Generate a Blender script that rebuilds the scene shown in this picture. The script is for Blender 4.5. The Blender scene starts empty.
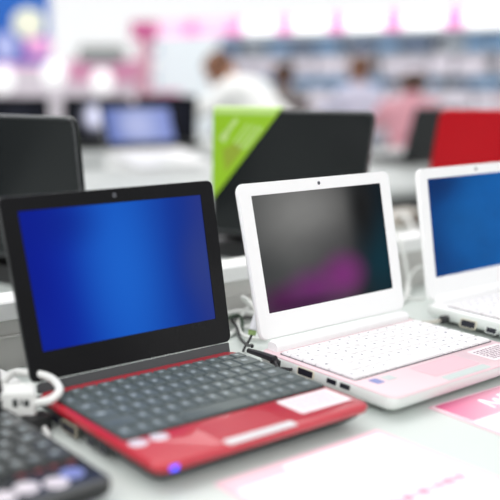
import bpy, bmesh, math, random
from mathutils import Vector, Matrix
random.seed(4)
C = bpy.context.scene.collection
TZ = 0.75                                    # table top height above the floor
YAW = 0.59
UX, UY = math.cos(YAW), math.sin(YAW)
def G(u, v, z=0.0):                          # table frame (along the row, across it, above the top) -> world
    return Vector((UX*u - UY*v, UY*u + UX*v, z + TZ))

# ------------------------------------------------------------------ materials
def nm(name):
    m = bpy.data.materials.new(name); m.use_nodes = True
    n = m.node_tree.nodes; return m, n, m.node_tree.links, n['Principled BSDF']
def mat(name, col, rough=.5, metal=0.0, spec=.5, emit=None, es=1.0, coat=0.0, vary=0.0, scale=30.0, trans=0.0):
    m, n, l, b = nm(name)
    c = (*col, 1)
    b.inputs['Base Color'].default_value = c
    b.inputs['Roughness'].default_value = rough
    b.inputs['Metallic'].default_value = metal
    b.inputs['Specular IOR Level'].default_value = spec
    b.inputs['Coat Weight'].default_value = coat
    b.inputs['Coat Roughness'].default_value = .05
    b.inputs['Transmission Weight'].default_value = trans
    if emit:
        b.inputs['Emission Color'].default_value = (*emit, 1); b.inputs['Emission Strength'].default_value = es
    if vary:
        t = n.new('ShaderNodeTexCoord'); no = n.new('ShaderNodeTexNoise'); no.inputs['Scale'].default_value = scale
        r = n.new('ShaderNodeMapRange'); r.inputs['To Min'].default_value = 1-vary; r.inputs['To Max'].default_value = 1+vary
        mx = n.new('ShaderNodeVectorMath'); mx.operation = 'SCALE'; mx.inputs[0].default_value = col
        l.new(t.outputs['Object'], no.inputs['Vector']); l.new(no.outputs['Fac'], r.inputs['Value'])
        l.new(r.outputs['Result'], mx.inputs['Scale']); l.new(mx.outputs['Vector'], b.inputs['Base Color'])
    return m
def s(r, g, b):                              # 8-bit display colour -> linear
    f = lambda v: ((v/255+.055)/1.055)**2.4 if v > 10 else v/255/12.92
    return (f(r), f(g), f(b))

def blob(n, l, sep, cx, cy, rx, ry):
    """soft elliptical mask on the 0..1 generated coordinates"""
    def m(op, a, b):
        q = n.new('ShaderNodeMath'); q.operation = op
        for i, x in enumerate((a, b)):
            if x is None: continue
            if isinstance(x, (int, float)): q.inputs[i].default_value = x
            else: l.new(x, q.inputs[i])
        return q.outputs[0]
    dx = m('DIVIDE', m('SUBTRACT', sep.outputs['X'], cx), rx); dy = m('DIVIDE', m('SUBTRACT', sep.outputs['Y'], cy), ry)
    d = m('SQRT', m('ADD', m('MULTIPLY', dx, dx), m('MULTIPLY', dy, dy)), None)
    r = n.new('ShaderNodeMapRange'); r.interpolation_type = 'SMOOTHSTEP'
    r.inputs['From Min'].default_value = 1.0; r.inputs['From Max'].default_value = 0.0
    l.new(d, r.inputs['Value']); return r.outputs['Result']
def picture(name, base, blobs, noise=0.0, es=1.0, rough=.3):
    """an emissive screen: a base colour ramp across x plus soft blobs (cx, cy, rx, ry, colour, strength)"""
    m, n, l, b = nm(name)
    b.inputs['Base Color'].default_value = (.004, .004, .005, 1); b.inputs['Roughness'].default_value = rough
    b.inputs['Specular IOR Level'].default_value = .02
    t = n.new('ShaderNodeTexCoord'); sep = n.new('ShaderNodeSeparateXYZ'); l.new(t.outputs['Generated'], sep.inputs[0])
    ramp = n.new('ShaderNodeValToRGB'); e = ramp.color_ramp.elements
    while len(e) < len(base): e.new(.5)
    for i, (p, c) in enumerate(base): e[i].position = p; e[i].color = (*c, 1)
    ramp.color_ramp.interpolation = 'EASE' if len(base) < 3 else 'B_SPLINE'
    l.new(sep.outputs['X'], ramp.inputs['Fac']); cur = ramp.outputs['Color']
    for cx, cy, rx, ry, col, k in blobs:
        msk = blob(n, l, sep, cx, cy, rx, ry)
        q = n.new('ShaderNodeMath'); q.operation = 'MULTIPLY'; q.inputs[1].default_value = k; l.new(msk, q.inputs[0])
        mx = n.new('ShaderNodeMix'); mx.data_type = 'RGBA'; l.new(q.outputs[0], mx.inputs['Factor'])
        l.new(cur, mx.inputs['A']); mx.inputs['B'].default_value = (*col, 1); cur = mx.outputs['Result']
    if noise:
        no = n.new('ShaderNodeTexNoise'); no.inputs['Scale'].default_value = 3.0; l.new(t.outputs['Generated'], no.inputs['Vector'])
        r = n.new('ShaderNodeMapRange'); r.inputs['From Min'].default_value=.3; r.inputs['From Max'].default_value=.7
        r.inputs['To Min'].default_value = 1-noise; r.inputs['To Max'].default_value = 1+noise; l.new(no.outputs['Fac'], r.inputs['Value'])
        sc = n.new('ShaderNodeVectorMath'); sc.operation = 'SCALE'; l.new(cur, sc.inputs[0]); l.new(r.outputs['Result'], sc.inputs['Scale']); cur = sc.outputs['Vector']
    l.new(cur, b.inputs['Emission Color']); b.inputs['Emission Strength'].default_value = es
    return m

M = dict(
 table=mat('table_laminate', s(214,221,217), .38, vary=.012, scale=6),
 table2=mat('table_laminate_pale', s(186,190,188), .45, vary=.02, scale=3),
 skirt=mat('table_frame_shade', s(30,28,28), .6, vary=.1),  # near-black, imitates the shade beneath the second table
 skirt_l=mat('table_frame_pale', s(196,199,198), .6, vary=.03),
 floor=mat('floor_tile', s(210,214,213), .45, vary=.03, scale=.8),
 wall=mat('wall_paint_glow', s(250,250,250), .8, vary=.01, scale=2, emit=(1,1,1), es=.36),  # slight emission stands in for light falling on the walls
 cap=mat('tray_cap', s(246,246,246), .35, vary=.01), trayf=mat('tray_face', s(206,204,201), .55, vary=.02),
 black=mat('black_gloss', (.006,.006,.007), .12, spec=.2, vary=.2),
 blackm=mat('black_matte', (.012,.012,.013), .45, vary=.2, scale=80),
 edge=mat('dark_edge', s(96,98,100), .3, metal=.3, vary=.05),
 side=mat('graphite_side', s(52,54,55), .25, vary=.1),
 hinge=mat('hinge_grey', s(74,78,80), .38, vary=.04, scale=60),
 red=mat('red_lacquer', s(186,26,48), .28, coat=.5, vary=.03, scale=20),
 redd=mat('red_pad', s(178,34,54), .4, vary=.03),
 redlid=mat('red_lid', s(190,8,26), .35, spec=.2, coat=0, vary=.03),
 keyA=mat('key_dark', s(82,92,92), .42, spec=.6, vary=.1, scale=200), keyAb=mat('key_well_dark', s(24,27,30), .5, vary=.1),
 keyD=mat('key_black', s(62,66,66), .3, spec=.7, vary=.1, scale=200),
 legend=mat('legend_pale', s(150,160,164), .4), legendw=mat('legend_grey', s(150,150,158), .5),
 keyB=mat('key_white', s(240,238,239), .4, vary=.01), keyBb=mat('key_well_white', s(112,104,110), .5, vary=.02),
 white=mat('white_plastic', s(251,251,251), .3, coat=.3, vary=.01), wside=mat('white_side', s(226,230,227), .4, vary=.02),
 pink=mat('pink_deck', s(233,204,210), .35, vary=.015, scale=20), pinkpad=mat('pink_pad', s(228,190,199), .45),
 silver=mat('silver_bar', s(222,224,226), .3, metal=.15, vary=.02), sil2=mat('silver_green_bar', s(200,211,207), .35, vary=.02),
 label=mat('label_paper', s(238,228,232), .5, vary=.02), sticker=mat('sticker_silver', s(226,218,226), .3, metal=.2, vary=.05, scale=300),
 stblue=mat('sticker_blue', s(120,130,190), .3, vary=.2, scale=300), stgrey=mat('sticker_grey', s(196,204,204), .3, vary=.1, scale=200),
 ink=mat('label_ink', s(150,130,140), .6), port=mat('port_dark', (.01,.01,.02), .4), portg=mat('port_metal', s(226,220,200), .4, metal=.0),
 portb=mat('port_beige', s(170,160,138), .5),
 led=mat('led_blue', (.02,.03,.3), .4, emit=(.06,.08,1), es=2.5),
 lens=mat('camera_lens', (.02,.02,.03), .1), lensr=mat('lens_ring', s(120,122,128), .3),
 cable=mat('cable_white', s(236,237,234), .4, vary=.02), cableb=mat('cable_black', (.014,.014,.018), .4, vary=.1),
 cableg=mat('cable_green', s(40,62,44), .4), green=mat('plug_green', s(150,176,110), .4), plugw=mat('plug_pale', s(222,222,228), .4),
 gcard=mat('lime_card', s(152,200,32), .45, vary=.03, scale=14), gcardt=mat('lime_card_top', s(190,224,128), .5, vary=.02), gtext=mat('lime_card_text', s(196,224,140), .5), gbrown=mat('lime_card_brown', s(150,170,48), .5),
 pinkp=mat('pink_print', s(246,206,217), .5), pinks2=mat('pink_letters', s(236,150,180), .5), pinks=mat('pink_strong', s(226,96,146), .5), paper=mat('paper_white', s(253,252,252), .5),
 blu=mat('poster_blue', s(20,98,190), .5, emit=s(20,98,190), es=.15), blud=mat('poster_navy', s(24,70,170), .5, emit=s(24,60,160), es=.3),
 cream=mat('disc_cream', s(240,240,215), .5, emit=s(220,230,205), es=.3), lav=mat('disc_lavender', s(180,190,235), .5, emit=s(180,190,235), es=.2),
 pkd=mat('disc_pink', s(240,170,220), .5, emit=s(240,170,220), es=.2),
 glow=mat('lit_white', (1,1,1), .5, emit=(1,.98,.99), es=1.1), glowp=mat('lit_pale_pink', s(255,205,235), .5, emit=s(255,190,230), es=.55), pdiv=mat('pink_divider', s(245,130,200), .5, emit=s(250,130,205), es=.45),
 lamp=mat('lamp_globe', (1,1,1), .5, emit=(1,1,1), es=.5),
 shelfw=mat('shelf_white', s(238,240,244), .5, vary=.02), shelfb=mat('shelf_back', s(232,238,244), .6, vary=.02),
 bxb=mat('carton_blue', s(92,146,190), .5, vary=.15, scale=8), bxd=mat('carton_navy', s(54,86,124), .5, vary=.2, scale=8), bxp=mat('carton_pale_blue', s(172,202,218), .5, vary=.1, scale=8),
 bxw=mat('carton_lavender', s(238,230,240), .5, vary=.04, scale=8), bxk=mat('carton_pink', s(228,204,212), .5, vary=.05, scale=8), bxg=mat('carton_grey', s(150,160,170), .5, vary=.1, scale=8),
 cab=mat('cabinet_white', s(228,219,227), .5, vary=.02), cabp=mat('cabinet_pink', s(222,150,184), .5, vary=.03), greyg=mat('box_grey', s(160,166,160), .5, vary=.08, scale=6),
 mag=mat('sign_magenta', s(222,100,160), .5, vary=.04), pinkpost=mat('post_pink', s(226,170,188), .5, vary=.03), panel=mat('panel_white', s(232,240,243), .5, vary=.02, emit=s(225,238,243), es=.12),
 skin=mat('skin', s(206,150,120), .55, vary=.05, scale=12), hair=mat('hair_brown', s(70,46,34), .6, vary=.2, scale=60), hairo=mat('hair_auburn', s(112,72,48), .6, vary=.2, scale=60),
 shw=mat('shirt_white', s(254,254,252), .8, vary=.02), shp=mat('shirt_pink', s(222,160,172), .8, vary=.05), shl=mat('shirt_lavender', s(218,216,236), .8, vary=.03), shd=mat('shirt_grey', s(120,112,112), .8, vary=.05),
 trs=mat('trousers_dark', s(50,54,66), .8, vary=.1), grey=mat('device_grey', s(186,180,170), .5, vary=.05), red_txt=mat('key_red', s(110,40,44), .5),
)
def greytop():
    m, n, l, b = nm('dark_lid_back'); b.inputs['Base Color'].default_value = (.012,.014,.015,1)
    b.inputs['Roughness'].default_value = .22; b.inputs['Specular IOR Level'].default_value = .22
    return m
M['lidback'] = greytop()
SCR = dict(
 A=picture('display_blue_a', [(0, s(2,26,146)), (.22, s(4,36,170)), (.5, s(22,104,218)), (.75, s(16,62,168)), (.88, s(14,52,150)), (1, s(44,58,140))],
    [(.98,.45,.22,.5, s(48,66,142), .8), (.48,.5,.3,.9, s(30,114,226), .5), (.2,.9,.3,.3, s(4,30,140), .5), (0.02,.1,.3,.4,s(8,40,165),.4)], es=.85),
 B=picture('display_reflection_b', [(0, s(60,62,62)), (.3, s(78,79,79)), (.6, s(62,60,60)), (.75, s(26,30,32)), (1, s(2,20,28))],  # grey, magenta and teal room reflection painted into the emission
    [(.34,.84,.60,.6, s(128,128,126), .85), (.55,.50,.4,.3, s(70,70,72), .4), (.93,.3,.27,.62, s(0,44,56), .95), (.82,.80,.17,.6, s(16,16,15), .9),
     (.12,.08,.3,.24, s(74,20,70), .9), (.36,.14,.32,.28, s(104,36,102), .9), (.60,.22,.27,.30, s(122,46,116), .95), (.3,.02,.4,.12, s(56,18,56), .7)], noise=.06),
 C=picture('display_blue_c', [(0, s(0,56,124)), (.4, s(4,92,168)), (1, s(6,104,188))], [(.4,.5,.5,.5, s(14,104,184), .7), (.1,.95,.4,.3, s(0,46,108), .7)], noise=.1, es=.8),
 L=picture('display_lavender', [(0, s(70,96,176)), (.5, s(176,188,232)), (1, s(120,136,206))], [(.45,.5,.4,.6, s(196,202,240), .7)]),
 W=picture('display_glow', [(0, s(20,22,28)), (1, s(26,28,36))], [(.47,.58,.26,.50, s(224,226,252), 1.0), (.47,.58,.2,.4, s(228,230,255), 1.0)], es=1.25),
 K=picture('display_off', [(0, s(14,16,22)), (1, s(22,24,32))], [(.5,.6,.4,.4, s(48,50,62), .6)]),
)

# ------------------------------------------------------------------ mesh helpers
def link(name, bm, m, parent=None, loc=(0,0,0), rot=(0,0,0), smooth=True):
    bmesh.ops.recalc_face_normals(bm, faces=bm.faces)
    me = bpy.data.meshes.new(name); bm.to_mesh(me); bm.free()
    for mm in (m if isinstance(m, (list, tuple)) else [m]): me.materials.append(mm)
    if smooth:
        me.shade_smooth() if hasattr(me, 'shade_smooth') else None
        try: me.set_sharp_from_angle(angle=math.radians(35))
        except Exception: pass
    o = bpy.data.objects.new(name, me); C.objects.link(o)
    o.parent = parent; o.location = loc; o.rotation_euler = rot
    return o
def thing(name, label, cat, loc=(0,0,0), rz=0.0, group=None, rot=None):
    o = bpy.data.objects.new(name, None); C.objects.link(o); o.empty_display_size = .05
    o.location = loc; o.rotation_euler = rot or (0,0,rz); tag(o, label, cat, group); return o
def tag(o, label, cat, group=None):
    o['label'] = label; o['category'] = cat
    if group: o['group'] = group
    return o
def rr(x0, x1, y0, y1, r, n=5):
    r = min(r, (x1-x0)/2-1e-5, (y1-y0)/2-1e-5); P = []
    for cx, cy, a0 in ((x1-r,y1-r,0),(x0+r,y1-r,90),(x0+r,y0+r,180),(x1-r,y0+r,270)):
        for i in range(n+1):
            a = math.radians(a0+90*i/n); P.append((cx+r*math.cos(a), cy+r*math.sin(a)))
    return P
def loft(x0, x1, y0, y1, r, levels, n=5, bm=None):
    """stack of rounded rectangles; levels = (z, inset)"""
    bm = bm or bmesh.new(); rings = []
    for z, i in levels:
        rings.append([bm.verts.new((x, y, z)) for x, y in rr(x0+i, x1-i, y0+i, y1-i, max(r-i*.4, .0003), n)])
    for a, b in zip(rings, rings[1:]):
        k = len(a)
        for j in range(k): bm.faces.new((a[j], a[(j+1) % k], b[(j+1) % k], b[j]))
    bm.faces.new(rings[0][::-1]); bm.faces.new(rings[-1]); return bm
def slab(x0, x1, y0, y1, z0, z1, r=.003, e=.0006, bm=None, n=4):
    e = min(e, (z1-z0)/2.01)
    return loft(x0, x1, y0, y1, r, [(z0, e), (z0+e, 0), (z1-e, 0), (z1, e)], n, bm)
def box(x0, x1, y0, y1, z0, z1, e=.002, bm=None): return slab(x0, x1, y0, y1, z0, z1, e*1.5, e, bm, 2)
def frame(outer, inner, z, depth, r, bm=None):
    bm = bm or bmesh.new(); n = 5
    A = [bm.verts.new((x, y, z)) for x, y in rr(*outer, r, n)]; B = [bm.verts.new((x, y, z)) for x, y in rr(*inner, .0008, n)]
    D = [bm.verts.new((v.co.x, v.co.y, z-depth)) for v in B]; E = [bm.verts.new((v.co.x, v.co.y, z-depth*.8)) for v in A]; k = len(A)
    for j in range(k):
        q = (j+1) % k
        bm.faces.new((A[j], A[q], B[q], B[j])); bm.faces.new((B[j], B[q], D[q], D[j])); bm.faces.new((E[j], E[q], A[q], A[j]))
    return bm
def tube(pts, r, seg=10, res=6, closed_ends=True, bm=None):
    P = [Vector(p) for p in pts]; Q = []
    for i in range(len(P)-1):
        p0 = P[max(i-1, 0)]; p1 = P[i]; p2 = P[i+1]; p3 = P[min(i+2, len(P)-1)]
        for k in range(res):
            t = k/res
            Q.append(.5*((2*p1)+(p2-p0)*t+(2*p0-5*p1+4*p2-p3)*t*t+(3*p1-p0-3*p2+p3)*t**3))
    Q.append(P[-1]); bm = bm or bmesh.new(); rings = []
    up = Vector((0,0,1)); side = None
    for i, p in enumerate(Q):
        t = (Q[min(i+1, len(Q)-1)]-Q[max(i-1, 0)]).normalized()
        if side is None: side = t.cross(up if abs(t.z) < .9 else Vector((1,0,0))).normalized()
        side = (side - t*side.dot(t)).normalized(); w = t.cross(side)
        rad = r(i/(len(Q)-1)) if callable(r) else r
        rings.append([bm.verts.new(p+(side*math.cos(a)+w*math.sin(a))*rad) for a in [2*math.pi*j/seg for j in range(seg)]])
    for a, b in zip(rings, rings[1:]):
        for j in range(seg): bm.faces.new((a[j], a[(j+1) % seg], b[(j+1) % seg], b[j]))
    bm.faces.new(rings[0][::-1]); bm.faces.new(rings[-1]); return bm
def disc(cx, cy, z0, z1, rx, ry=None, n=24, bm=None):
    bm = bm or bmesh.new(); ry = ry or rx; rings = []
    for z, k in ((z0, .97), (z0+(z1-z0)*.3, 1), (z0+(z1-z0)*.7, 1), (z1, .94)):
        rings.append([bm.verts.new((cx+rx*k*math.cos(2*math.pi*i/n), cy+ry*k*math.sin(2*math.pi*i/n), z)) for i in range(n)])
    for a, b in zip(rings, rings[1:]):
        for j in range(n): bm.faces.new((a[j], a[(j+1) % n], b[(j+1) % n], b[j]))
    bm.faces.new(rings[0][::-1]); bm.faces.new(rings[-1]); return bm
def poly(pts, z0, z1, bm=None):
    bm = bm or bmesh.new()
    a = [bm.verts.new((x, y, z0)) for x, y in pts]; b = [bm.verts.new((x, y, z1)) for x, y in pts]; k = len(a)
    for j in range(k): bm.faces.new((a[j], a[(j+1) % k], b[(j+1) % k], b[j]))
    bm.faces.new(a[::-1]); bm.faces.new(b); return bm

# ------------------------------------------------------------------ laptops
key_cache = {}
def key_mesh(w, d, style, mt, lg):
    k = (round(w, 4), round(d, 4), style)
    if k in key_cache: return key_cache[k]
    h = .0024
    bm = loft(-w/2, w/2, -d/2, d/2, .0014, [(0, 0), (h*.6, .0003), (h, .0011), (h-.0004, .0028)], 3)
    nf = len(bm.faces)
    if style == 'dark' and w < .03:            # pale legend mark at the upper left of the cap
        slab(-w*.20, w*.10, -d*.02, d*.24, h-.0005, h-.00015, .0006, .00005, bm, 2)
    elif style == 'white' and w < .03:
        slab(-w*.22, -w*.08, d*.04, d*.2, h-.0005, h-.00015, .0003, .00005, bm, 2)
    bm.faces.ensure_lookup_table()
    for f in bm.faces[nf:]: f.material_index = 1
    bmesh.ops.recalc_face_normals(bm, faces=bm.faces)
    me = bpy.data.meshes.new('key'); bm.to_mesh(me); bm.free(); me.materials.append(mt); me.materials.append(lg)
    me.shade_smooth()
    try: me.set_sharp_from_angle(angle=math.radians(40))
    except Exception: pass
    key_cache[k] = me; return me
def keyboard(root, x0, x1, y0, y1, z, style, keym, wellm, lg, gap=.0016):
    kb = link('keyboard', slab(x0-.001, x1+.001, y0-.001, y1+.001, z, z+.0007, .003, .0002), wellm, root)
    rows = [[1]*14, [1]*13+[1.6], [1.5]+[1]*12+[1.1], [1.8]+[1]*11+[1.8], [2.2]+[1]*10+[1, 1.4], [1.2, 1, 1, 1, 5, 1, 1, 1, 1, 1.4]]
    hs = [.72]+[1]*5; tot = sum(hs); y = y1
    for row, hh in zip(rows, hs):
        h = (y1-y0)*hh/tot; W = sum(row); x = x0
        for w in row:
            kw = (x1-x0)*w/W
            o = bpy.data.objects.new('key', key_mesh(kw-gap, h-gap, style, keym, lg)); C.objects.link(o)
            o.parent = kb; o.location = (x+kw/2, y-h/2, z+.0007); x += kw
        y -= h
    return kb
def lid(root, W, LH, loc, tilt, shell, bezel, screen, sx, sy, sw, sh, T=.007, r=.009, cam=True, edge=None, outline=None):
    L = link('lid', loft(0, W, 0, LH, r, [(-T, .003), (-T+.002, .0008), (-T+.004, 0), (-.0012, 0), (-.0004, .0003)]), shell, root, loc, (math.pi/2-tilt, 0, 0))
    link('bezel', frame((.0006, W-.0006, .0006, LH-.0006), (sx, sx+sw, sy, sy+sh), .0006, .0012, r), bezel, L)
    link('display', slab(sx-.0004, sx+sw+.0004, sy-.0004, sy+sh+.0004, -.0012, -.0003, .0006, .0001), screen, L)
    if cam:
        wc = link('webcam', disc(W/2, (sy+sh+LH)/2, .0004, .0012, .0022), M['lensr'], L)
        link('webcam_lens', disc(W/2, (sy+sh+LH)/2, .0010, .0015, .0012), M['lens'], L)
    return L
def side_port(root, name, b0, b1, z0, z1, inner, rim=None, depth=.0006):
    """a socket in the left side wall (x = 0 plane of the base)"""
    if rim:
        p = link(name, slab(b0-.0016, b1+.0016, z0-.0012, z1+.0012, 0, depth, .0022, .0002), rim, root, (0,0,0), (math.pi/2, 0, -math.pi/2))
        p.matrix_local = Matrix(((0,0,-1,0),(1,0,0,0),(0,1,0,0),(0,0,0,1)))
        q = link('socket', slab(b0, b1, z0, z1, depth-.0002, depth+.0004, .001, .0002), inner, p); return p
    p = link(name, slab(b0, b1, z0, z1, 0, depth, .0006, .0002), inner, root)
    p.matrix_local = Matrix(((0,0,-1,0),(1,0,0,0),(0,1,0,0),(0,0,0,1))); return p
BASE = [(.0058,.017),(.0078,.009),(.0115,.003),(.0155,.0005),(.0225,0)]

def text_bars(name, m, parent, x0, x1, y0, y1, z, rows, seed, fill=.75):
    rnd = random.Random(seed); bm = bmesh.new(); hh = (y1-y0)/rows
    for i in range(rows):
        x = x0
        while x < x1-hh*.4:
            w = hh*rnd.uniform(.4, 1.5); w = min(w, x1-x)
            slab(x, x+w*fill, y0+i*hh+hh*.2, y0+i*hh+hh*.8, z, z+.0002, .0002, .00005, bm, 1); x += w
    return link(name, bm, m, parent)

def front_laptop(kind, x, y, yaw, tilt, dd, hh, label, D=.180):
    W = .260; LH = .1765 if kind == 'A' else .173
    t = thing('laptop', label, 'laptop', (x, y, TZ), yaw)
    back = D+dd+.006
    if kind == 'A': body, deck, shell, bez, hb = M['blackm'], M['red'], M['side'], M['black'], M['hinge']
    elif kind == 'B': body, deck, shell, bez, hb = M['wside'], M['pink'], M['white'], M['white'], M['white']
    elif kind == 'C': body, deck, shell, bez, hb = M['wside'], M['white'], M['white'], M['white'], M['white']
    else: body, deck, shell, bez, hb = M['blackm'], M['side'], M['side'], M['black'], M['hinge']
    for fx in (.03, W-.03):
        for fy in (.03, back-.03): link('rubber_foot', disc(fx, fy, 0, .0065, .007), M['blackm'], t)
    if kind == 'A':
        link('base', loft(0, W, -.004, back, .012, [(.0035,.018),(.007,.008),(.012,.003),(.018,.0008)]), body, t)
        link('deck', loft(0, W, -.008, back-.012, .012, [(.0175,.0015),(.0195,0),(.0235,0),(.0255,.0015),(.026,.003)]), deck, t)
    else:
        link('base', loft(0, W, -.001, back, .012, BASE+[(.0238,.0006)]), body, t)
        link('deck', loft(.0006, W-.0006, -.0004, back-.004, .011, [(.0232,.0004),(.0250,.0002),(.026,.0016)]), deck, t)
    # hinge cover: a sloped bar between deck and lid
    hz = hh+.001
    y0h = {'A': D+.009, 'B': D-.010, 'C': D-.012, 'D': D+.004}[kind]; y1h = D+dd-.001
    bm = bmesh.new(); prof = [(y0h, .0245), (y0h+.001, .0275), (y0h+(y1h-y0h)*.45, hz-.002), (y1h-.003, hz), (y1h, hz-.002), (y1h, .0235)]
    if kind in 'BC':
        prof = [(y0h, .0245), (y0h, .031), (y0h+.002, .0345), (y0h+.006, .0365), (y1h-.002, .0365), (y1h, .034), (y1h, .0235)]
    x0h, x1h = ((.010, W-.010) if kind in 'BC' else (.004, W-.004))
    R = []
    for xx, ins in ((x0h, .0025), (x0h+.0025, 0), (x1h-.0025, 0), (x1h, .0025)):
        cy = (y0h+y1h)/2; R.append([bm.verts.new((xx, cy+(py-cy)*(1-ins*25), .0235+(pz-.0235)*(1-ins*25))) for py, pz in prof])
    for a, b in zip(R, R[1:]):
        for j in range(len(a)): bm.faces.new((a[j], a[(j+1) % len(a)], b[(j+1) % len(a)], b[j]))
    bm.faces.new(R[0][::-1]); bm.faces.new(R[-1])
    link('hinge_cover', bm, hb, t)
    LW = .2640 if kind == 'A' else W
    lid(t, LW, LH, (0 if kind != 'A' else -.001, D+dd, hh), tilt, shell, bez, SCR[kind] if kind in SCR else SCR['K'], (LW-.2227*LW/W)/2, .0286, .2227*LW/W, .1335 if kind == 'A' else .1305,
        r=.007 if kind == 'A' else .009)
    Z = .026
    if kind == 'A':
        keyboard(t, .007, .2555, .050, .179, Z, 'dark', M['keyA'], M['keyAb'], M['legend'])
        link('touchpad', slab(.078, .158, .004, .042, Z, Z+.0004, .004, .0001), M['redd'], t)
        link('touchpad_button', slab(.078, .160, -.0065, .0035, .0255, .0272, .002, .0006), M['silver'], t)
        for i, (sx_, sy_) in enumerate(((.0145,.040), (.038,.041))):
            q = link('round_sticker', disc(sx_, sy_, Z, Z+.0005, .0095, .0075), M['sticker'], t)
        lb = link('spec_label', slab(.183, .252, .010, .046, Z, Z+.0004, .002, .0001), M['label'], t, )
        text_bars('printed_text', M['pinkp'], lb, .190, .246, .016, .042, Z+.0004, 4, 3)
        lb['label'] = 'white paper label on the red palm rest'
        link('power_light', slab(.013, .021, -.0088, -.0072, .019, .0235, .0006, .0003), M['led'], t)
        side_port(t, 'display_port', .118, .142, .0065, .0155, M['port'], M['portb'], .0012)
        side_port(t, 'usb_port', .086, .099, .008, .0145, M['port'], M['side'])
        side_port(t, 'usb_port', .066, .079, .008, .0145, M['port'], M['side'])
        side_port(t, 'vent_slot', .150, .172, .008, .014, M['port'])
    elif kind == 'B':
        keyboard(t, .008, .252, .056, .163, Z, 'white', M['keyB'], M['keyBb'], M['legendw'], .0016)
        link('touchpad', slab(.088, .168, .016, .050, Z, Z+.0003, .003, .0001), M['pinkpad'], t)
        link('touchpad_button', slab(.090, .166, .0015, .0125, .0255, .0268, .002, .0005), M['sil2'], t)
        link('blue_sticker', slab(.019, .031, .036, .049, Z, Z+.0004, .001, .0001), M['stblue'], t)
        link('grey_sticker', slab(.037, .052, .036, .048, Z, Z+.0004, .001, .0001), M['stgrey'], t)
        lb = link('spec_label', slab(.190, .250, .012, .048, Z, Z+.0004, .002, .0001), M['label'], t)
        text_bars('printed_text', M['ink'], lb, .195, .246, .016, .044, Z+.0004, 7, 5, .6)
        side_port(t, 'power_socket', .153, .162, .015, .0225, M['port'], M['wside'])
        side_port(t, 'display_port', .105, .126, .0155, .0228, M['port'], M['portg'], .0012)
        side_port(t, 'usb_port', .0725, .0855, .0170, .0225, M['port'], M['wside'])
        side_port(t, 'usb_port', .0545, .0675, .0170, .0225, M['port'], M['wside'])
    elif kind == 'C':
        keyboard(t, .010, .252, .054, .160, Z, 'white', M['keyB'], M['keyBb'], M['legendw'], .0016)
        link('touchpad', slab(.088, .168, .012, .048, Z, Z+.0003, .003, .0001), M['white'], t)
        side_port(t, 'display_port', .107, .128, .009, .018, M['port'], M['portg'], .0012)
        side_port(t, 'usb_port', .077, .091, .0095, .016, M['port'], M['wside'])
        side_port(t, 'usb_port', .056, .070, .0095, .016, M['port'], M['wside'])
    else:
        keyboard(t, .006, .255, .052, .166, Z, 'dark', M['keyD'], M['keyAb'], M['legend'])
        link('touchpad', slab(.085, .150, .008, .044, Z, Z+.0003, .003, .0001), M['blackm'], t)
        for i, (sx_, sy_, mm) in enumerate(((.2365,.028,'stblue'), (.2175,.021,'sticker'), (.194,.026,'sticker'), (.172,.022,'sticker'))):
            link('round_sticker', disc(sx_, sy_, Z, Z+.0005, .0105, .0095), M[mm], t)
        bm = bmesh.new()
        for sx_ in (.196, .212, .226, .242): slab(sx_, sx_+.009, .0435, .0485, Z, Z+.0004, .001, .0001, bm, 2)
        link('red_marking', bm, M['red_txt'], t)
        side_port(t, 'usb_port', .09, .103, .010, .016, M['port'], M['wside'])
    return t
lapA = front_laptop('A', .0443, .5695, .577, .305, .0165, .034, 'red and black laptop with a glowing blue screen, largest in the front row', .185)
lapB = front_laptop('B', .2927, .7187, .5947, .3687, .0066, .0366, 'white laptop with pink palm rest and dark screen carrying a painted purple reflection')
lapC = front_laptop('C', .5621, .9300, .5907, .3433, .0025, .0314, 'white laptop with blue screen cut off at the right edge')
pD = G(.054, .443)
front_laptop('D', pD.x, pD.y, YAW, .30, .006, .034, 'black laptop at the lower left with silver round stickers below its keys')

# ------------------------------------------------------------------ laptops seen from behind and on the far tables
def back_laptop(P2, e, W, ztop, t, stand, label, lidm, D=.19, standlabel=None):
    e = Vector((e[0], e[1])).normalized(); xa = -e; vy = Vector((-xa.y, xa.x))
    h = .020; LH = (ztop-stand-h)/math.cos(t)
    o = Vector(P2)-vy*(LH*math.sin(t)+D); rz = math.atan2(xa.y, xa.x)
    root = thing('laptop', label, 'laptop', (o.x, o.y, TZ+stand), rz)
    link('base', loft(0, W, 0, D+.006, .012, BASE), M['blackm'], root)
    link('deck', loft(.001, W-.001, .001, D-.004, .011, [(.0220,0),(.0245,.0005)]), M['side'], root)
    kb = link('keyboard', slab(.012, W-.012, .06, D-.02, .0245, .027, .003, .0005), M['keyAb'], root)
    l_ = lid(root, W, LH, (0, D, h), t, lidm, M['black'], SCR['K'], .02, .03, W-.04, LH-.046, T=.012, r=.013)
    link('lid_edge', frame((.0, W, 0, LH), (.0035, W-.0035, .0035, LH-.0035), -.0115, .0016, .013), M['edge'] if lidm != M['redlid'] else M['redlid'], l_)
    if stand:
        st = thing('display_riser', standlabel, 'display riser', (o.x, o.y, TZ), rz)
        link('riser_top', slab(-.004, W+.004, .0, D+.012, stand-.008, stand, .006, .001), M['blackm'], st)
        for xx in (.0, W-.008): link('riser_leg', box(xx, xx+.008, .004, D+.008, 0, stand-.008), M['blackm'], st)
        link('riser_front', box(.008, W-.008, D+.002, D+.008, .0, stand-.008), M['blackm'], st)
    return root, W, LH, D, h, t, l_
R1 = back_laptop((.4475, 1.398), (.241, -.121), .270, .2545, .16, .03, 'black laptop seen from behind with a lime green card on its corner', M['lidback'], standlabel='low black riser under the laptop with the lime green card')
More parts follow.
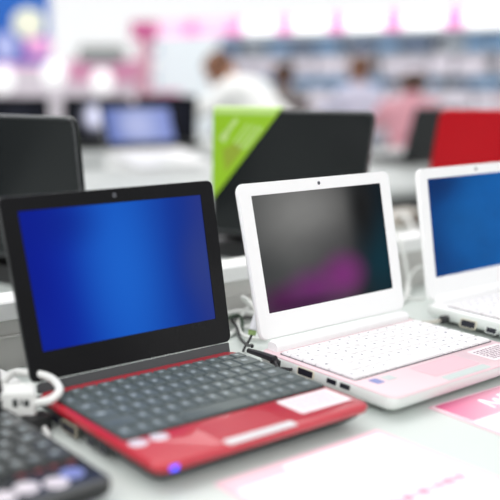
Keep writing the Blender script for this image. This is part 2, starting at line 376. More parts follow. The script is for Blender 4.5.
back_laptop((-.027, 1.196), (.125, -.086), .30, .2548, .16, .03, 'black laptop seen from behind at the left edge, behind the red laptop', M['lidback'], standlabel='low black riser under the black laptop at the left edge')
eR = Vector((.91, -.41)).normalized()
back_laptop((.702+eR.x*.27, 1.787+eR.y*.27), eR, .27, .2465, .28, 0, 'bright red laptop seen from behind at the upper right', M['redlid'])

# the lime card folded over the corner of the black lid (own thing)
root, W, LH, D, h, t, L1 = R1
bpy.context.view_layer.update()
card = thing('corner_card', 'lime green triangular card hung over the corner of the black laptop lid', 'card')
card.matrix_world = root.matrix_world @ Matrix.Translation((0, D, h)) @ Matrix.Rotation(math.pi/2-t, 4, 'X')
cw, ch, zz = .118, .150, -.0128      # lid local: x = W is the left corner as seen, z negative faces the camera
link('card_face', poly([(W+.001, LH+.002), (W-cw, LH+.002), (W+.001, LH-ch)], zz-.0008, zz), M['gcard'], card, smooth=False)
link('card_fold', poly([(W+.001, LH+.0012), (W-cw, LH+.0012), (W-cw, LH+.0036), (W+.001, LH+.0036)], zz-.0008, .002), M['gcardt'], card, smooth=False)
link('card_top_band', poly([(W, LH+.0018), (W-cw+.004, LH+.0018), (W-cw+.012, LH-.006), (W, LH-.006)], zz-.0012, zz-.0008), M['gcardt'], card, smooth=False)
bm = bmesh.new()
def strip(cx, cy, ln, wd, a):
    c_, s_ = math.cos(a), math.sin(a)
    poly([(cx+dx*c_-dy*s_, cy+dx*s_+dy*c_) for dx, dy in ((-ln/2,-wd/2),(ln/2,-wd/2),(ln/2,wd/2),(-ln/2,wd/2))], zz-.0013, zz-.0008, bm)
aa = math.atan2(-ch, cw)              # parallel to the slanted edge
for k, (dx, dy, ln) in enumerate(((.050,.030,.040), (.058,.033,.046), (.066,.036,.050), (.073,.036,.046))):
    for q in (-.36, -.1, .14, .38): strip(W-dx+q*ln*math.cos(aa), LH-dy-.006+q*ln*math.sin(aa), ln*.2, .0035, aa)
for dx, dy, ln, wd in ((.020,.042,.016,.012), (.028,.030,.020,.007), (.038,.018,.012,.007)): strip(W-dx, LH-dy, ln, wd, aa)
link('card_lettering', bm, M['gtext'], card, smooth=False)
link('card_patch', poly([(W-.018, LH-.062), (W-.050, LH-.048), (W-.052, LH-.066), (W-.024, LH-.100)], zz-.0011, zz-.0008), M['gbrown'], card, smooth=False)

def far_laptop(x, y, z, rz, W, D, LH, tilt, body, scr, label, group=None, pitch=0.0):
    root = thing('laptop', label, 'laptop', (x, y, TZ+z), 0, group, rot=(pitch, 0, rz))
    link('base', loft(0, W, 0, D, .012, BASE), body, root)
    link('keyboard', slab(.012, W-.012, D*.36, D*.88, .0225, .0255, .003, .0005), M['keyAb'] if body is M['blackm'] else M['keyB'], root)
    link('touchpad', slab(W*.36, W*.62, D*.06, D*.28, .0225, .0232, .003, .0002), M['side'] if body is M['blackm'] else M['wside'], root)
    lid(root, W, LH, (0, D-.004, .022), tilt, body, M['black'] if body is M['blackm'] or scr is SCR['L'] else M['white'], scr, .018, .026, W-.036, LH-.042)
    return root

# open white laptop on a low wedge, second table
wl = thing('display_wedge', 'low white sloping wedge under the blurred white laptop on the second table', 'display wedge', (.135, 3.00, TZ), .52)
bm = bmesh.new()
A_ = [(0,0,0),(.36,0,0),(.36,.22,0),(0,.22,0),(0,0,.004),(.36,0,.004),(.36,.22,.044),(0,.22,.044)]
vs = [bm.verts.new(p) for p in A_]
for f in ((3,2,1,0),(4,5,6,7),(0,1,5,4),(1,2,6,5),(2,3,7,6),(3,0,4,7)): bm.faces.new([vs[i] for i in f])
bmesh.ops.bevel(bm, geom=bm.edges[:], offset=.002, segments=2, affect='EDGES')
link('wedge_block', bm, M['white'], wl)
link('wedge_lip', box(.01, .35, -.006, 0, 0, .010), M['white'], wl)
far_laptop(.138, 3.004, .006, .52, .33, .22, .165, .62, M['white'], SCR['L'], 'blurred white laptop with lavender screen tilted up on the second table', pitch=.180)
# black laptop back beside the red one
back_laptop((1.20+.30*UX, 3.30+.30*UY), (UX, UY), .30, .205, .12, 0.0, 'black laptop on the second table, half hidden by the bright red laptop', M['lidback'])
bl = [(-.56, 4.00, .03, .33, .205, 'K', 'black laptop farthest left in the blurred row on the rear table'),
      (-.165, 4.02, .03, .33, .205, 'W', 'black laptop with a round lavender glow on its screen, on the rear table'),
      (.20, 4.12, .05, .31, .210, 'K', 'black laptop behind the blurred white laptop, on the rear table')]
for x, y, rz, W_, lh, sk, lb in bl:
    far_laptop(x, y, 0, rz, W_, .20, lh, .22, M['blackm'], SCR[sk], lb, 'laptops in a row on the rear table')

# ------------------------------------------------------------------ tables, tray
def table(name, label, u0, u1, v0, v1, top, frm, dark_panel=None):
    o = thing(name, label, 'table', G(u0, v0, -TZ), YAW)
    w, d = u1-u0, v1-v0
    link('tabletop', slab(0, w, 0, d, TZ-.03, TZ, .01, .002), top, o)
    for x in (.06, w/2-.03, w-.12):
        for y in (.06, d-.12): link('leg', box(x, x+.05, y, y+.05, 0, TZ-.03), frm, o)
    link('apron', box(.05, w-.05, .05, .07, TZ-.13, TZ-.03), frm, o); link('apron', box(.05, w-.05, d-.07, d-.05, TZ-.13, TZ-.03), frm, o)
    if dark_panel: link('modesty_shade_panel', box(.04, w-.04, .02, .035, .12, TZ-.03), dark_panel, o)  # on the second table this dark panel stands in for shade under the top
    return o
table('display_table', 'long pale grey display table carrying the front laptops', -.9, 3.4, .09, 1.285, M['table'], M['skirt_l'])
table('display_table', 'second pale display table behind the front one, dark panel as shade below its edge', -1.2, 4.6, 1.63, 2.72, M['table2'], M['skirt'], M['skirt'])
table('display_table', 'rear pale display table carrying the blurred row of black laptops', -1.6, 3.45, 3.0, 4.32, M['table2'], M['skirt_l'], M['skirt_l'])
tr = thing('cable_tray', 'low white cable tray running along the table behind the front laptops', 'cable tray', G(-.9, .79), YAW)
link('tray_cap', slab(0, 4.2, -.008, .036, .060, .0815, .004, .002), M['cap'], tr)
link('tray_face', box(0, 4.2, .0, .006, 0, .060, .0008), M['trayf'], tr)
link('tray_ledge', box(0, 4.2, -.003, .0, .038, .0415, .0008), M['trayf'], tr)
link('tray_back', box(0, 4.2, .024, .030, 0, .060, .0008), M['trayf'], tr)

# ------------------------------------------------------------------ cables and plugs
def cable(label, pts, r, m, name='cable', group=None):
    P = [G(*p) for p in pts]; o0 = P[0].copy()
    return tag(link(name, tube([p-o0 for p in P], r), m, None, o0), label, 'cable', group)
cable('white cable arching up behind the gap between red and white laptops', [(.80,.772,.008),(.765,.77,.030),(.752,.772,.041),(.756,.762,.038),(.755,.735,.022),(.765,.72,.006)], .0022, M['cable'])
cable('thick white cable running level behind the gap between red and white laptops', [(.60,.76,.010),(.70,.775,.016),(.745,.778,.021),(.775,.765,.018),(.82,.742,.008)], .0034, M['cable'])
cable('white cable lying lowest on the table between red and white laptops', [(.62,.715,.004),(.690,.735,.004),(.732,.753,.004),(.775,.759,.004),(.85,.755,.004)], .0032, M['cable'])
cable('white cable slanting down from the tray between red and white laptops', [(.800,.778,.034),(.765,.775,.022),(.735,.757,.010),(.716,.722,.005),(.735,.700,.004)], .0026, M['cable'])
cable('short dark green cable behind the upper right of the red laptop', [(.700,.755,.012),(.722,.765,.018),(.743,.764,.019),(.735,.748,.010),(.728,.742,.004)], .0022, M['cableg'])
cable('thin black power cable running from behind the red laptop toward the barrel plug', [(.80,.775,.004),(.742,.775,.014),(.724,.747,.010),(.703,.717,.006),(.676,.676,.012),(.662,.655,.020),(.6475,.640,.0245)], .0019, M['cableb'])
# barrel power plug of laptop B (world from the laptop frame)
def inlap(x, y, yaw, p): return Vector((x+math.cos(yaw)*p[0]-math.sin(yaw)*p[1], y+math.sin(yaw)*p[0]+math.cos(yaw)*p[1], TZ+p[2]))
B_ = lambda *p: inlap(.2927, .7187, .5947, p)
def plug(label, pts, r, m, name='power_plug'):
    o0 = pts[0].copy(); root = thing(name, label, 'plug', o0)
    return root, o0
rt, o0 = plug('black right-angle power plug in the side of the white laptop with dark screen', [B_(-.0015,.157,.016)], 0, None)
link('plug_head', tube([B_(-.0012,.157,.0185)-o0, B_(-.006,.157,.022)-o0, B_(-.010,.157,.024)-o0], .0042), M['cableb'], rt)
link('plug_barrel', tube([B_(-.0095,.154,.0255)-o0, B_(-.0095,.175,.0255)-o0, B_(-.009,.197,.0245)-o0], lambda t: .0044-.0016*t), M['cableb'], rt)
link('plug_tail', tube([B_(-.0095,.157,.024)-o0, B_(-.011,.151,.022)-o0, B_(-.012,.146,.018)-o0, B_(-.009,.141,.0185)-o0, B_(-.005,.137,.018)-o0, B_(-.0012,.135,.0175)-o0], .0018), M['cableb'], rt)
# pale plug with green collar hanging behind B's left hinge
pg = G(.698, .688, .036)
rt = thing('network_plug', 'pale plug with green collar behind the corner of the dark-screened white laptop', 'plug', pg)
link('plug_body', tube([(0.004,.010,.006),(0,.004,-.004),(-.003,-.001,-.012)], .0052), M['plugw'], rt)
link('plug_collar', tube([(-.003,-.001,-.012),(-.004,-.003,-.017)], lambda t: .0056-.001*t), M['green'], rt)
link('plug_lead', tube([(-.004,-.003,-.017),(-.008,-.007,-.024),(-.013,-.013,-.029),(-.016,-.021,-.032)], .0016), M['cableb'], rt)
# C's plug
C_ = lambda *p: inlap(.5621, .9300, .5907, p)
o0 = C_(-.001,.151,.0115)
rt = thing('audio_plug', 'round black plug in the left side of the right-hand white laptop', 'plug', o0)
link('plug_head', tube([C_(-.0012,.151,.0125)-o0, C_(-.006,.151,.0125)-o0, C_(-.010,.152,.0125)-o0], .0058), M['cableb'], rt)
link('plug_tail', tube([C_(-.010,.152,.012)-o0, C_(-.014,.162,.008)-o0, C_(-.016,.180,.0035)-o0, C_(-.012,.200,.003)-o0], .0022), M['grey'], rt)
# between B and C
cable('white cable dropping over the tray between the two white laptops', [(1.16,.90,.004),(1.125,.835,.050),(1.105,.805,.086),(1.085,.779,.081),(1.090,.766,.050),(1.093,.755,.018),(1.055,.730,.006),(1.00,.712,.004)], .0030, M['cable'])
cable('thin white cable looping on the table between the two white laptops', [(1.20,.77,.010),(1.165,.772,.030),(1.125,.768,.038),(1.09,.755,.020),(1.07,.735,.005),(1.09,.72,.004)], .0020, M['cable'])
cable('white cable lying behind the tray between the two white laptops', [(1.70,1.20,.006),(1.60,1.16,.030),(1.53,1.096,.045),(1.42,.99,.030),(1.30,.90,.006),(1.22,.87,.004)], .0032, M['cable'])
cable('pale cable coiled on the far half of the table left of the right-hand laptop', [(1.46,1.02,.004),(1.50,1.06,.035),(1.47,1.08,.055),(1.42,1.05,.03),(1.40,1.00,.004)], .0026, M['cable'])
p = G(1.60, 1.17)
ad = thing('power_adapter', 'beige power adapter on the far half of the table between the white laptops', 'adapter', p, YAW)
link('adapter_body', slab(0, .10, 0, .05, .0, .034, .008, .004), M['grey'], ad); link('adapter_lead', tube([(.0,.025,.016),(-.03,.022,.010),(-.07,.0,.004),(-.10,-.03,.003)], .003), M['cable'], ad)
# left: white connector hub with loop, black plug into laptop A
p = G(.330, .690)
hub = thing('cable_hub', 'white box-shaped connector with dark marking at the left edge beside the red laptop', 'connector', (0,0,TZ))
def GL(u, v, z): q = G(u, v, z); return q-Vector((0,0,TZ))
q = GL(.331, .634, .0275)
hb = slab(-.020, .017, -.014, .013, -.013, .013, .004, .002)
hbo = link('connector_body', hb, M['cable'], hub, q, (0, 0, YAW-.5))
bm = bmesh.new()
for dx, dz, w_, h_ in ((-.003,.002,.005,.008), (.003,.0025,.002,.006), (.008,.0015,.005,.007)):
    box(dx-w_/2, dx+w_/2, -.0148, -.0136, dz-h_/2, dz+h_/2, .0002, bm)
link('connector_marking', bm, M['keyD'], hbo)
link('connector_cable', tube([GL(.315,.655,.030), GL(.345,.672,.040), GL(.357,.664,.041), GL(.367,.652,.041), GL(.371,.634,.040), GL(.363,.609,.038), GL(.350,.606,.032), GL(.338,.622,.026)], .0040), M['cable'], hub)
link('connector_tail', tube([GL(.345,.622,.008), GL(.343,.606,.004), GL(.335,.585,.0035), GL(.320,.560,.0035)], .0034), M['cable'], hub)
pb = thing('power_strip', 'white power strip end at the left edge below the tray', 'power strip', G(.285, .668), YAW)
link('strip_body', slab(0, .075, 0, .055, 0, .028, .005, .002), M['cable'], pb)
link('strip_lid', slab(.004, .071, .004, .051, .028, .031, .004, .001), M['white'], pb)
A2 = lambda *p: inlap(.0443, .5695, .577, p)
o0 = A2(-.003,.166,.010)
rt = thing('power_plug', 'chunky black plug in the left side of the red laptop', 'plug', o0, .577)
link('plug_body', slab(-.026, .0, -.009, .009, -.008, .006, .002, .001), M['blackm'], rt)
link('plug_grip', slab(-.031, -.025, -.006, .006, -.006, .004, .002, .001), M['cableb'], rt)
cable('thin white cord draped over the tray at the left edge', [(.40,.90,.02),(.425,.84,.070),(.432,.806,.084),(.440,.778,.080),(.452,.775,.058),(.500,.772,.040),(.56,.772,.006)], .0016, M['cable'])

# ------------------------------------------------------------------ leaflets on the table
def leaflet(u, v, rz, label, strong):
    o = thing('leaflet', label, 'leaflet', G(u, v), YAW+rz)       # origin: back-left corner, sheet runs toward -y
    link('acrylic_sleeve', slab(0, .210, -.297, 0, 0, .0016, .002, .0004), M['pinkp'], o)
    link('printed_page', slab(.006 if not strong else .003, .202, -.291, -.012 if not strong else -.003, .0016, .0022, .001, .0001), M['paper'], o)
    if strong:
        m, n, l, b = nm('pink_fade'); t = n.new('ShaderNodeTexCoord'); sp = n.new('ShaderNodeSeparateXYZ'); rp = n.new('ShaderNodeValToRGB')
        rp.color_ramp.elements[0].color = (*s(222,84,138), 1); rp.color_ramp.elements[1].color = (*s(252,226,236), 1)
        ad_ = n.new('ShaderNodeMath'); ad_.operation = 'MULTIPLY_ADD'; l.new(t.outputs['Generated'], sp.inputs[0]); l.new(sp.outputs['X'], ad_.inputs[0]); ad_.inputs[1].default_value = .9
        iv = n.new('ShaderNodeMath'); iv.operation = 'MULTIPLY_ADD'; iv.inputs[1].default_value = -.35; iv.inputs[2].default_value = .35
        l.new(sp.outputs['Y'], iv.inputs[0]); l.new(iv.outputs[0], ad_.inputs[2]); l.new(ad_.outputs[0], rp.inputs['Fac']); l.new(rp.outputs['Color'], b.inputs['Base Color'])
        link('header_band', slab(.004, .203, -.050, -.004, .0022, .0024, .001, .0001), m, o)
        bm = bmesh.new()
        for k in range(9):
            x0 = .055+.016*k
            tube([(x0,-.040,.0026),(x0+.004,-.018-.006*(k%2),.0026),(x0+.009,-.030,.0026),(x0+.014,-.036+.01*(k%3),.0026)], .0012, 6, 5, bm=bm)
        link('header_script', bm, M['paper'], o)
        text_bars('printed_text', M['pinks'], o, .03, .12, -.12, -.08, .0022, 2, 9)
    else:
        link('header_band', slab(.004, .206, -.022, -.003, .0022, .0024, .001, .0001), M['pinkp'], o)
        link('inner_panel', slab(.070, .200, -.092, -.010, .0024, .0030, .001, .0001), M['paper'], o)
        text_bars('printed_text', M['pinks2'], o, .090, .196, -.118, -.100, .0022, 1, 12, .7)
    return o
leaflet(.406, .430, 0, 'white leaflet with pale pink border at the bottom centre, in front of the laptops', False)
leaflet(.708, .438, -.03, 'white leaflet with strong pink header and white script at the right edge', True)

# ------------------------------------------------------------------ room
def struct(name, bm, m, loc=(0,0,0), rot=(0,0,0)):
    o = link(name, bm, m, None, loc, rot); o['kind'] = 'structure'; return o
struct('floor', box(-9, 12, -4, 18, -.05, 0, .001), M['floor'])
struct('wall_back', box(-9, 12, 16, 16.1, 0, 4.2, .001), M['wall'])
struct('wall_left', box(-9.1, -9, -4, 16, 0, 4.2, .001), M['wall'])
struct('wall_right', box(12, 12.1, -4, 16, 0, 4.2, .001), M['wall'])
struct('baseboard_back', box(-9, 12, 15.98, 16, 0, .1, .001), M['shelfw'])

# blue poster board, upper left
o = thing('poster_board', 'blue advertising board with round pale emblems at the upper left', 'poster', (-2.1, 9.1, 0), 0)
link('board_panel', box(0, 1.62, 0, .05, TZ+.43, TZ+1.55), M['blu'], o)
link('board_lower_band', box(.0, 1.60, -.01, 0, TZ+.45, TZ+.68, .001), M['blud'], o)
for xx in (.08, 1.48): link('board_post', box(xx, xx+.06, 0, .05, 0, TZ+.43), M['skirt_l'], o)
def vdisc(cx, cz, r, m, name, parent, yy=-.02, rx=None):
    return link(name, disc(0, 0, 0, .02, rx or r, r), m, parent, (cx, yy, cz), (math.pi/2, 0, 0))
vdisc(1.41, TZ+.775, .125, M['cream'], 'round_emblem', o, rx=.16); vdisc(1.17, TZ+.575, .125, M['lav'], 'round_emblem', o); 
link('pink_emblem', slab(-.14, .14, -.08, .08, 0, .02, .07, .005), M['pkd'], o, (1.50, -.012, TZ+.575), (math.pi/2, 0, 0))
# long white cabinet with pink header, left
o = thing('display_cabinet', 'long white display cabinet with pink header band at the left rear', 'cabinet', (-2.0, 8.4, 0), 0)
link('cabinet_body', box(0, 2.38, 0, .5, 0, TZ+.40), M['cab'], o)
for k in range(4): 
    d_ = link('cabinet_door', box(.02+.59*k, .59+.59*k, -.02, 0, .08, TZ+.18, .003), M['cab'], o)
    link('door_handle', box(.54+.59*k, .555+.59*k, -.035, -.02, .6, .75, .003), M['silver'], d_)
link('header_band', box(1.72, 2.38, -.02, 0, TZ+.27, TZ+.45, .002), M['cabp'], o)
link('header_band', box(0, 1.70, -.02, 0, TZ+.385, TZ+.42, .002), M['pkd'], o)
o = thing('printer', 'grey blurred machine on top of the white cabinet with pink header', 'printer', (-.20, 8.42, TZ+.45-.05), 0)
link('printer_body', slab(0, .47, 0, .36, 0, .13, .03, .01), M['greyg'], o); link('printer_lid', slab(.02, .45, .02, .34, .13, .165, .03, .008), M['edge'], o); link('paper_tray', slab(.06, .41, -.08, .02, .02, .05, .01, .004), M['bxg'], o)
for i, (x, y, z, r, lb) in enumerate(((-.40, 8.0, .335, .105, 'brightest white globe lamp, middle of the three at the left rear'), (.035, 8.0, .275, .095, 'white globe lamp right of the other two at the left rear'), (-.86, 8.0, .29, .10, 'white globe lamp at the far left rear'))):
    o = thing('globe_lamp', lb, 'lamp', (x, y, 0), 0, 'globe lamps before the white cabinet')
    bm = bmesh.new(); bmesh.ops.create_uvsphere(bm, u_segments=24, v_segments=14, radius=r); link('lamp_globe', bm, M['lamp'], o, (0,0,TZ+z))
    link('lamp_stem', tube([(0,0,.02),(0,0,.4),(0,0,TZ+z-r*.95)], .012), M['silver'], o); link('lamp_foot', disc(0, 0, 0, .025, .13), M['silver'], o)
# magenta sign on a pink post
o = thing('floor_sign', 'magenta sign on a pink post right of the white cabinet', 'sign', (.34, 9.0, 0), 0)
link('sign_panel', slab(-.02, .25, -.66*0+TZ+.64, TZ+.79, 0, .04, .01, .004), M['mag'], o, (0,.02,0), (math.pi/2,0,0))
link('sign_post', box(.06, .20, -.01, .03, .02, TZ+.64), M['pinkpost'], o); link('sign_foot', box(-.05, .31, -.15, .15, 0, .02), M['pinkpost'], o)
# pale screen panel
o = thing('partition_screen', 'tall pale white partition screen left of the lit shelving', 'partition', (.66, 10.0, 0), 0)
link('screen_panel', slab(0, .68, .15, TZ+.70, 0, .04, .02, .005), M['panel'], o, (0,.02,0), (math.pi/2,0,0))
for xx in (.05, .57): link('screen_foot', box(xx, xx+.06, -.2, .2, 0, .15), M['silver'], o)
o = thing('promotion_stand', 'soft pink rounded stand in front of the pale partition screen', 'stand', (.52, 7.9, 0), 0)
link('stand_body', slab(0, .22, 0, .25, 0, TZ+.17, .05, .02), M['pinkpost'], o); link('stand_top', slab(-.02, .24, -.02, .27, TZ+.17, TZ+.20, .05, .008), M['cabp'], o)

# lit shelving, right: runs from far left to near right
sx0, sy0 = .74, 13.0; SYAW = math.atan2(-3.0, 3.9); SL = 5.6
sh = thing('shelving_unit', 'long wall of white shelves under lit white and pink header panels', 'shelving', (sx0, sy0, 0), SYAW)
link('back_panel', box(0, SL, .42, .46, 0, TZ+1.02), M['shelfb'], sh)
LV = [.585, .365, .21, .01, -.25, -.6]
for z in LV: link('shelf', box(0, SL, 0, .42, TZ+z-.025, TZ+z, .003), M['shelfw'], sh)
for k in range(6): link('upright', box(k*SL/5-.015, k*SL/5+.015, .36, .42, 0, TZ+.76), M['shelfw'], sh)
for k in range(8):
    w = SL/8; hp = link('header_panel', box(k*w+.11, (k+1)*w-.11, -.04, .0, TZ+.82, TZ+.97, .004), M['glowp'] if k < 2 else M['glow'], sh)
    link('header_divider', box(k*w-.11, k*w+.11, -.03, .0, TZ+.82, TZ+.97, .004), M['pdiv'], sh)
link('header_box', box(0, SL, 0, .42, TZ+.76, TZ+1.0, .004), M['shelfb'], sh)
rnd = random.Random(11)
rowdef = [(.585, .135, [('bxp','pale blue'),('bxb','blue'),('bxd','navy'),('bxb','blue'),('bxg','grey')], 'top'),
          (.365, .17, [('bxw','lavender white')], 'second'),
          (.21, .115, [('bxb','blue'),('bxd','navy'),('bxb','blue')], 'third'),
          (.01, .165, [('bxk','pale pink'),('bxw','lavender white')], 'fourth')]
cs, sn = math.cos(SYAW), math.sin(SYAW)
for z, h_, cols, rowname in rowdef:
    x = .05; i = 0; top = True
    while x < SL-.35:
        w = rnd.uniform(.20, .36); mk, cn = cols[(i*7+int(rnd.random()*3)) % len(cols)]
        hh_ = h_*rnd.uniform(.8, 1.0)
        o = thing('carton', f'{cn} carton on the {rowname} shelf of the lit shelving wall', 'box', (sx0+cs*x-sn*.05, sy0+sn*x+cs*.05, TZ+z), SYAW, f'{cn} cartons on the {rowname} shelf')
        link('carton_body', box(0, w, 0, .22, 0, hh_*.82, .004), M[mk], o)
        link('carton_lid', box(-.003, w+.003, -.003, .223, hh_*.82, hh_, .004), M[mk], o)
        x += w+rnd.choice((.02, .05, .14)); i += 1

# ------------------------------------------------------------------ people (seated, far)
def person(x, y, rz, lean, side, shirt, hair, label, head_z, S=.46):
    """seated on a stool; faces local +y"""
    root = thing('person', label, 'person', (x, y, 0), rz)
    sl, cl = math.sin(lean), math.cos(lean); sd = math.sin(side)
    k = (head_z-S-.02)/(.74*cl*math.cos(side))
    def sp(d, fx=0, fy=0, up=0): return Vector((fx+sd*d*k, fy+sl*d*k, S+.06+cl*math.cos(side)*d*k+up))
    V = {}; vs, es, rad = [], [], []
    def add(nm_, p, r, par=None):
        vs.append(p); rad.append(r); V[nm_] = len(vs)-1
        if par: es.append((V[par], V[nm_]))
    add('pelvis', sp(0), .15); add('waist', sp(.16), .135, 'pelvis'); add('chest', sp(.34), .155, 'waist'); add('upper', sp(.45), .12, 'chest')
    add('neck', sp(.53), .055, 'upper'); add('chin', sp(.60, fy=.02), .065, 'neck'); add('head', sp(.70, fy=.015), .095, 'chin'); add('crown', sp(.78), .07, 'head')
    for q, n_ in ((-1, 'l'), (1, 'r')):
        add('sh'+n_, sp(.44, fx=q*.17), .065, 'upper'); add('el'+n_, sp(.30, fx=q*.23, fy=.18), .048, 'sh'+n_); add('wr'+n_, sp(.30, fx=q*.17, fy=.38), .032, 'el'+n_)
        add('hd'+n_, sp(.30, fx=q*.16, fy=.45), .036, 'wr'+n_)
        for j, (dx, dl) in enumerate(((-.028,.07),(-.010,.085),(.010,.08),(.026,.065))): add(f'f{n_}{j}', sp(.29, fx=q*.16+dx, fy=.46+dl), .010, 'hd'+n_)
        add('th'+n_, sp(.285, fx=q*.16-q*.05, fy=.47), .011, 'wr'+n_)
        add('hip'+n_, Vector((q*.10, .02, S+.07)), .095, 'pelvis'); add('kn'+n_, Vector((q*.13, .44, S+.06)), .065, 'hip'+n_); add('an'+n_, Vector((q*.13, .42, .09)), .042, 'kn'+n_); add('ft'+n_, Vector((q*.14, .56, .035)), .034, 'an'+n_)
    me = bpy.data.meshes.new('body'); me.from_pydata(vs, es, [])
    ob = bpy.data.objects.new('body', me); C.objects.link(ob)
    md = ob.modifiers.new('skin', 'SKIN'); md.use_smooth_shade = True
    sv = me.skin_vertices[0].data
    for i, r_ in enumerate(rad): sv[i].radius = (r_, r_*(.8 if r_ > .11 else 1)); sv[i].use_root = (i == 0)
    sb = ob.modifiers.new('sub', 'SUBSURF'); sb.levels = 2; sb.render_levels = 2
    dg = bpy.context.evaluated_depsgraph_get(); solid = bpy.data.meshes.new_from_object(ob.evaluated_get(dg))
    ob.modifiers.clear(); ob.data = solid; solid.materials.clear(); solid.materials.append(M['skin']); ob.parent = root
    solid.shade_smooth()
    inv = {v: k_ for k_, v in V.items()}
    def region(c):
        best = None
        for a, b in es:
            A_, B2 = vs[a], vs[b]; d = B2-A_; tt = max(0, min(1, (c-A_).dot(d)/d.length_squared)); r_ = rad[a]*(1-tt)+rad[b]*tt
            q = (c-(A_+d*tt)).length/r_
            if best is None or q < best[0]: best = (q, inv[a], inv[b], tt)
        return best
    reg = [region(f.center) for f in solid.polygons]
    nrm = [v.normal.copy() for v in solid.vertices]
    def clothe(name, test, m, off):
        bm = bmesh.new(); mp = {}
        for f, rg in zip(solid.polygons, reg):
            if not test(rg, f.center): continue
            vv = []
            for vi in f.vertices:
                if vi not in mp: mp[vi] = bm.verts.new(solid.vertices[vi].co+nrm[vi]*off)
                vv.append(mp[vi])
            bm.faces.new(vv)
        o2 = link(name, bm, m, root); o2.data.shade_smooth()
        so = o2.modifiers.new('thick', 'SOLIDIFY'); so.thickness = off*.8; so.offset = -1
        return o2
    top_ = {'pelvis','waist','chest','upper','shl','shr','ell','elr'}
    clothe('shirt', lambda g, c: g[1] in top_ and (g[2] in top_ or (g[2] in ('wrl','wrr') and g[3] < .8) or (g[2] == 'neck' and g[3] < .45)), shirt, .014)
    clothe('trousers', lambda g, c: g[2][:-1] in ('hip','kn','an') or (g[2] == 'waist' and g[3] < .4), M['trs'], .010)
    clothe('shoes', lambda g, c: g[2][:-1] == 'ft', M['blackm'], .012)
    hd = sp(.70, fy=.015); ax = (sp(.78)-sp(.60)).normalized()
    face = Vector((0, 1, 0)); face = (face-ax*face.dot(ax)).normalized()
    clothe('hair', lambda g, c: g[2] in ('head','crown') and not ((c-hd).dot(face) > .035 and (c-hd).dot(ax) < .055), hair, .016)
    bm = bmesh.new(); sdv = ax.cross(face)
    bm.free()
    for q in (-1, 1):
        bm = bmesh.new(); bmesh.ops.create_icosphere(bm, subdivisions=2, radius=.012, matrix=Matrix.Translation(hd+face*.078+sdv*q*.032)); link('eye', bm, M['lens'], root)
    bm = bmesh.new(); bmesh.ops.create_icosphere(bm, subdivisions=2, radius=.017, matrix=Matrix.Translation(hd+face*.092-ax*.03)); link('nose', bm, M['skin'], root)
    bm = bmesh.new()
    bm.free()
    for q in (-1, 1):
        bm = bmesh.new(); bmesh.ops.create_icosphere(bm, subdivisions=2, radius=.022, matrix=Matrix.Translation(hd+sdv*q*.092-ax*.01)); link('ear', bm, M['skin'], root)
    st = thing('stool', 'white stool under the '+label, 'stool', (x, y, 0), rz)
    link('seat', disc(0, .0, S-.13, S-.075, .17), M['shelfw'], st); link('stool_post', tube([(0,.0,.02),(0,.0,.2),(0,.0,S-.13)], .025), M['silver'], st); link('stool_base', disc(0, 0, 0, .03, .2), M['silver'], st)
person(1.14, 5.25, .80, .93, 0, M['shw'], M['hairo'], 'person in a white shirt bending over to the left', 1.10, .66)
person(1.66, 7.6, .2, .30, .0, M['shd'], M['hair'], 'person in grey with brown hair, right of the person in white', 1.09)
person(2.27, 7.5, .3, .25, .05, M['shl'], M['hairo'], 'auburn-haired person in a lavender white top in front of the shelving', 1.14)
person(2.36, 6.6, -.3, .35, .0, M['shp'], M['hair'], 'brown-haired person in a pink top above the bright red laptop', 1.02)

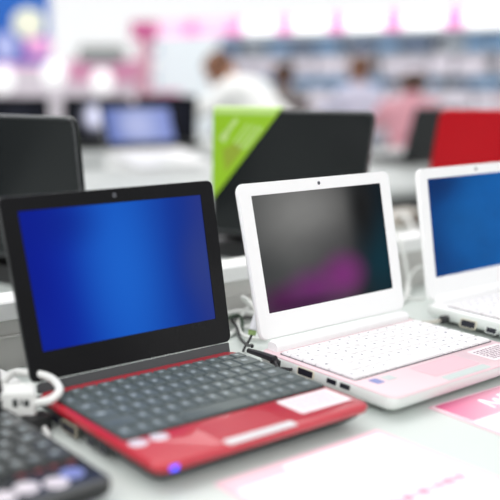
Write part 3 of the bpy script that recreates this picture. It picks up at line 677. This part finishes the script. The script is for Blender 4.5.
# ------------------------------------------------------------------ light, world, camera
w = bpy.data.worlds.new('world'); bpy.context.scene.world = w; w.use_nodes = True
n = w.node_tree.nodes; l = w.node_tree.links; bg = n['Background']
tc = n.new('ShaderNodeTexCoord'); sp_ = n.new('ShaderNodeSeparateXYZ'); rp = n.new('ShaderNodeValToRGB')
l.new(tc.outputs['Generated'], sp_.inputs[0]); l.new(sp_.outputs['Z'], rp.inputs['Fac'])
e = rp.color_ramp.elements; e[0].position = 0; e[0].color = (.62,.63,.64,1); e[1].position = .75; e[1].color = (1.0,1.0,1.0,1)
q = e.new(.25); q.color = (.66,.67,.68,1)
l.new(rp.outputs['Color'], bg.inputs['Color']); bg.inputs['Strength'].default_value = 0.76
def area(x, y, z, sx_, sy_, p, col=(1,1,1), rot=(0,0,0)):
    d = bpy.data.lights.new('ceiling_and_fill_light', 'AREA'); d.shape = 'RECTANGLE'; d.size = sx_; d.size_y = sy_; d.energy = p; d.color = col
    o = bpy.data.objects.new('ceiling_and_fill_light', d); C.objects.link(o); o.location = (x, y, z); o.rotation_euler = rot
area(-.2, 1.7, 3.0, 2.6, 1.2, 27, rot=(-.25, 0, YAW)); area(1.8, 2.2, 3.0, 1.2, 2.4, 13)
area(-.6, -1.6, 2.3, 2.0, 1.2, 38, rot=(1.05, 0, -.2))  # added fill lamp behind the camera, brightens the white bezels; no ceiling fixture
area(0, 5.5, 3.4, 4, 2, 48); area(1.5, 9.0, 3.6, 6, 2, 90); area(-1.5, 0.2, 2.6, 1.4, 1.4, 12, rot=(.5, -.5, 0))

cd = bpy.data.cameras.new('camera'); cam = bpy.data.objects.new('camera', cd); C.objects.link(cam)
cam.location = (0, 0, TZ+.3001); cam.rotation_euler = (math.pi/2-.5155, 0, 0)
cd.sensor_width = 36; cd.sensor_fit = 'HORIZONTAL'; cd.lens = 772.18/500*36
cd.shift_x = (250-98.03)/500; cd.shift_y = (515.86-250)/500
cd.clip_start = .02; cd.clip_end = 60
cd.dof.use_dof = True; cd.dof.focus_distance = .90; cd.dof.aperture_fstop = 1.95
bpy.context.scene.camera = cam
sc = bpy.context.scene
sc.view_settings.view_transform = 'Standard'; sc.view_settings.look = 'None'; sc.view_settings.exposure = 0; sc.view_settings.gamma = 1
sc.cycles.use_denoising = True
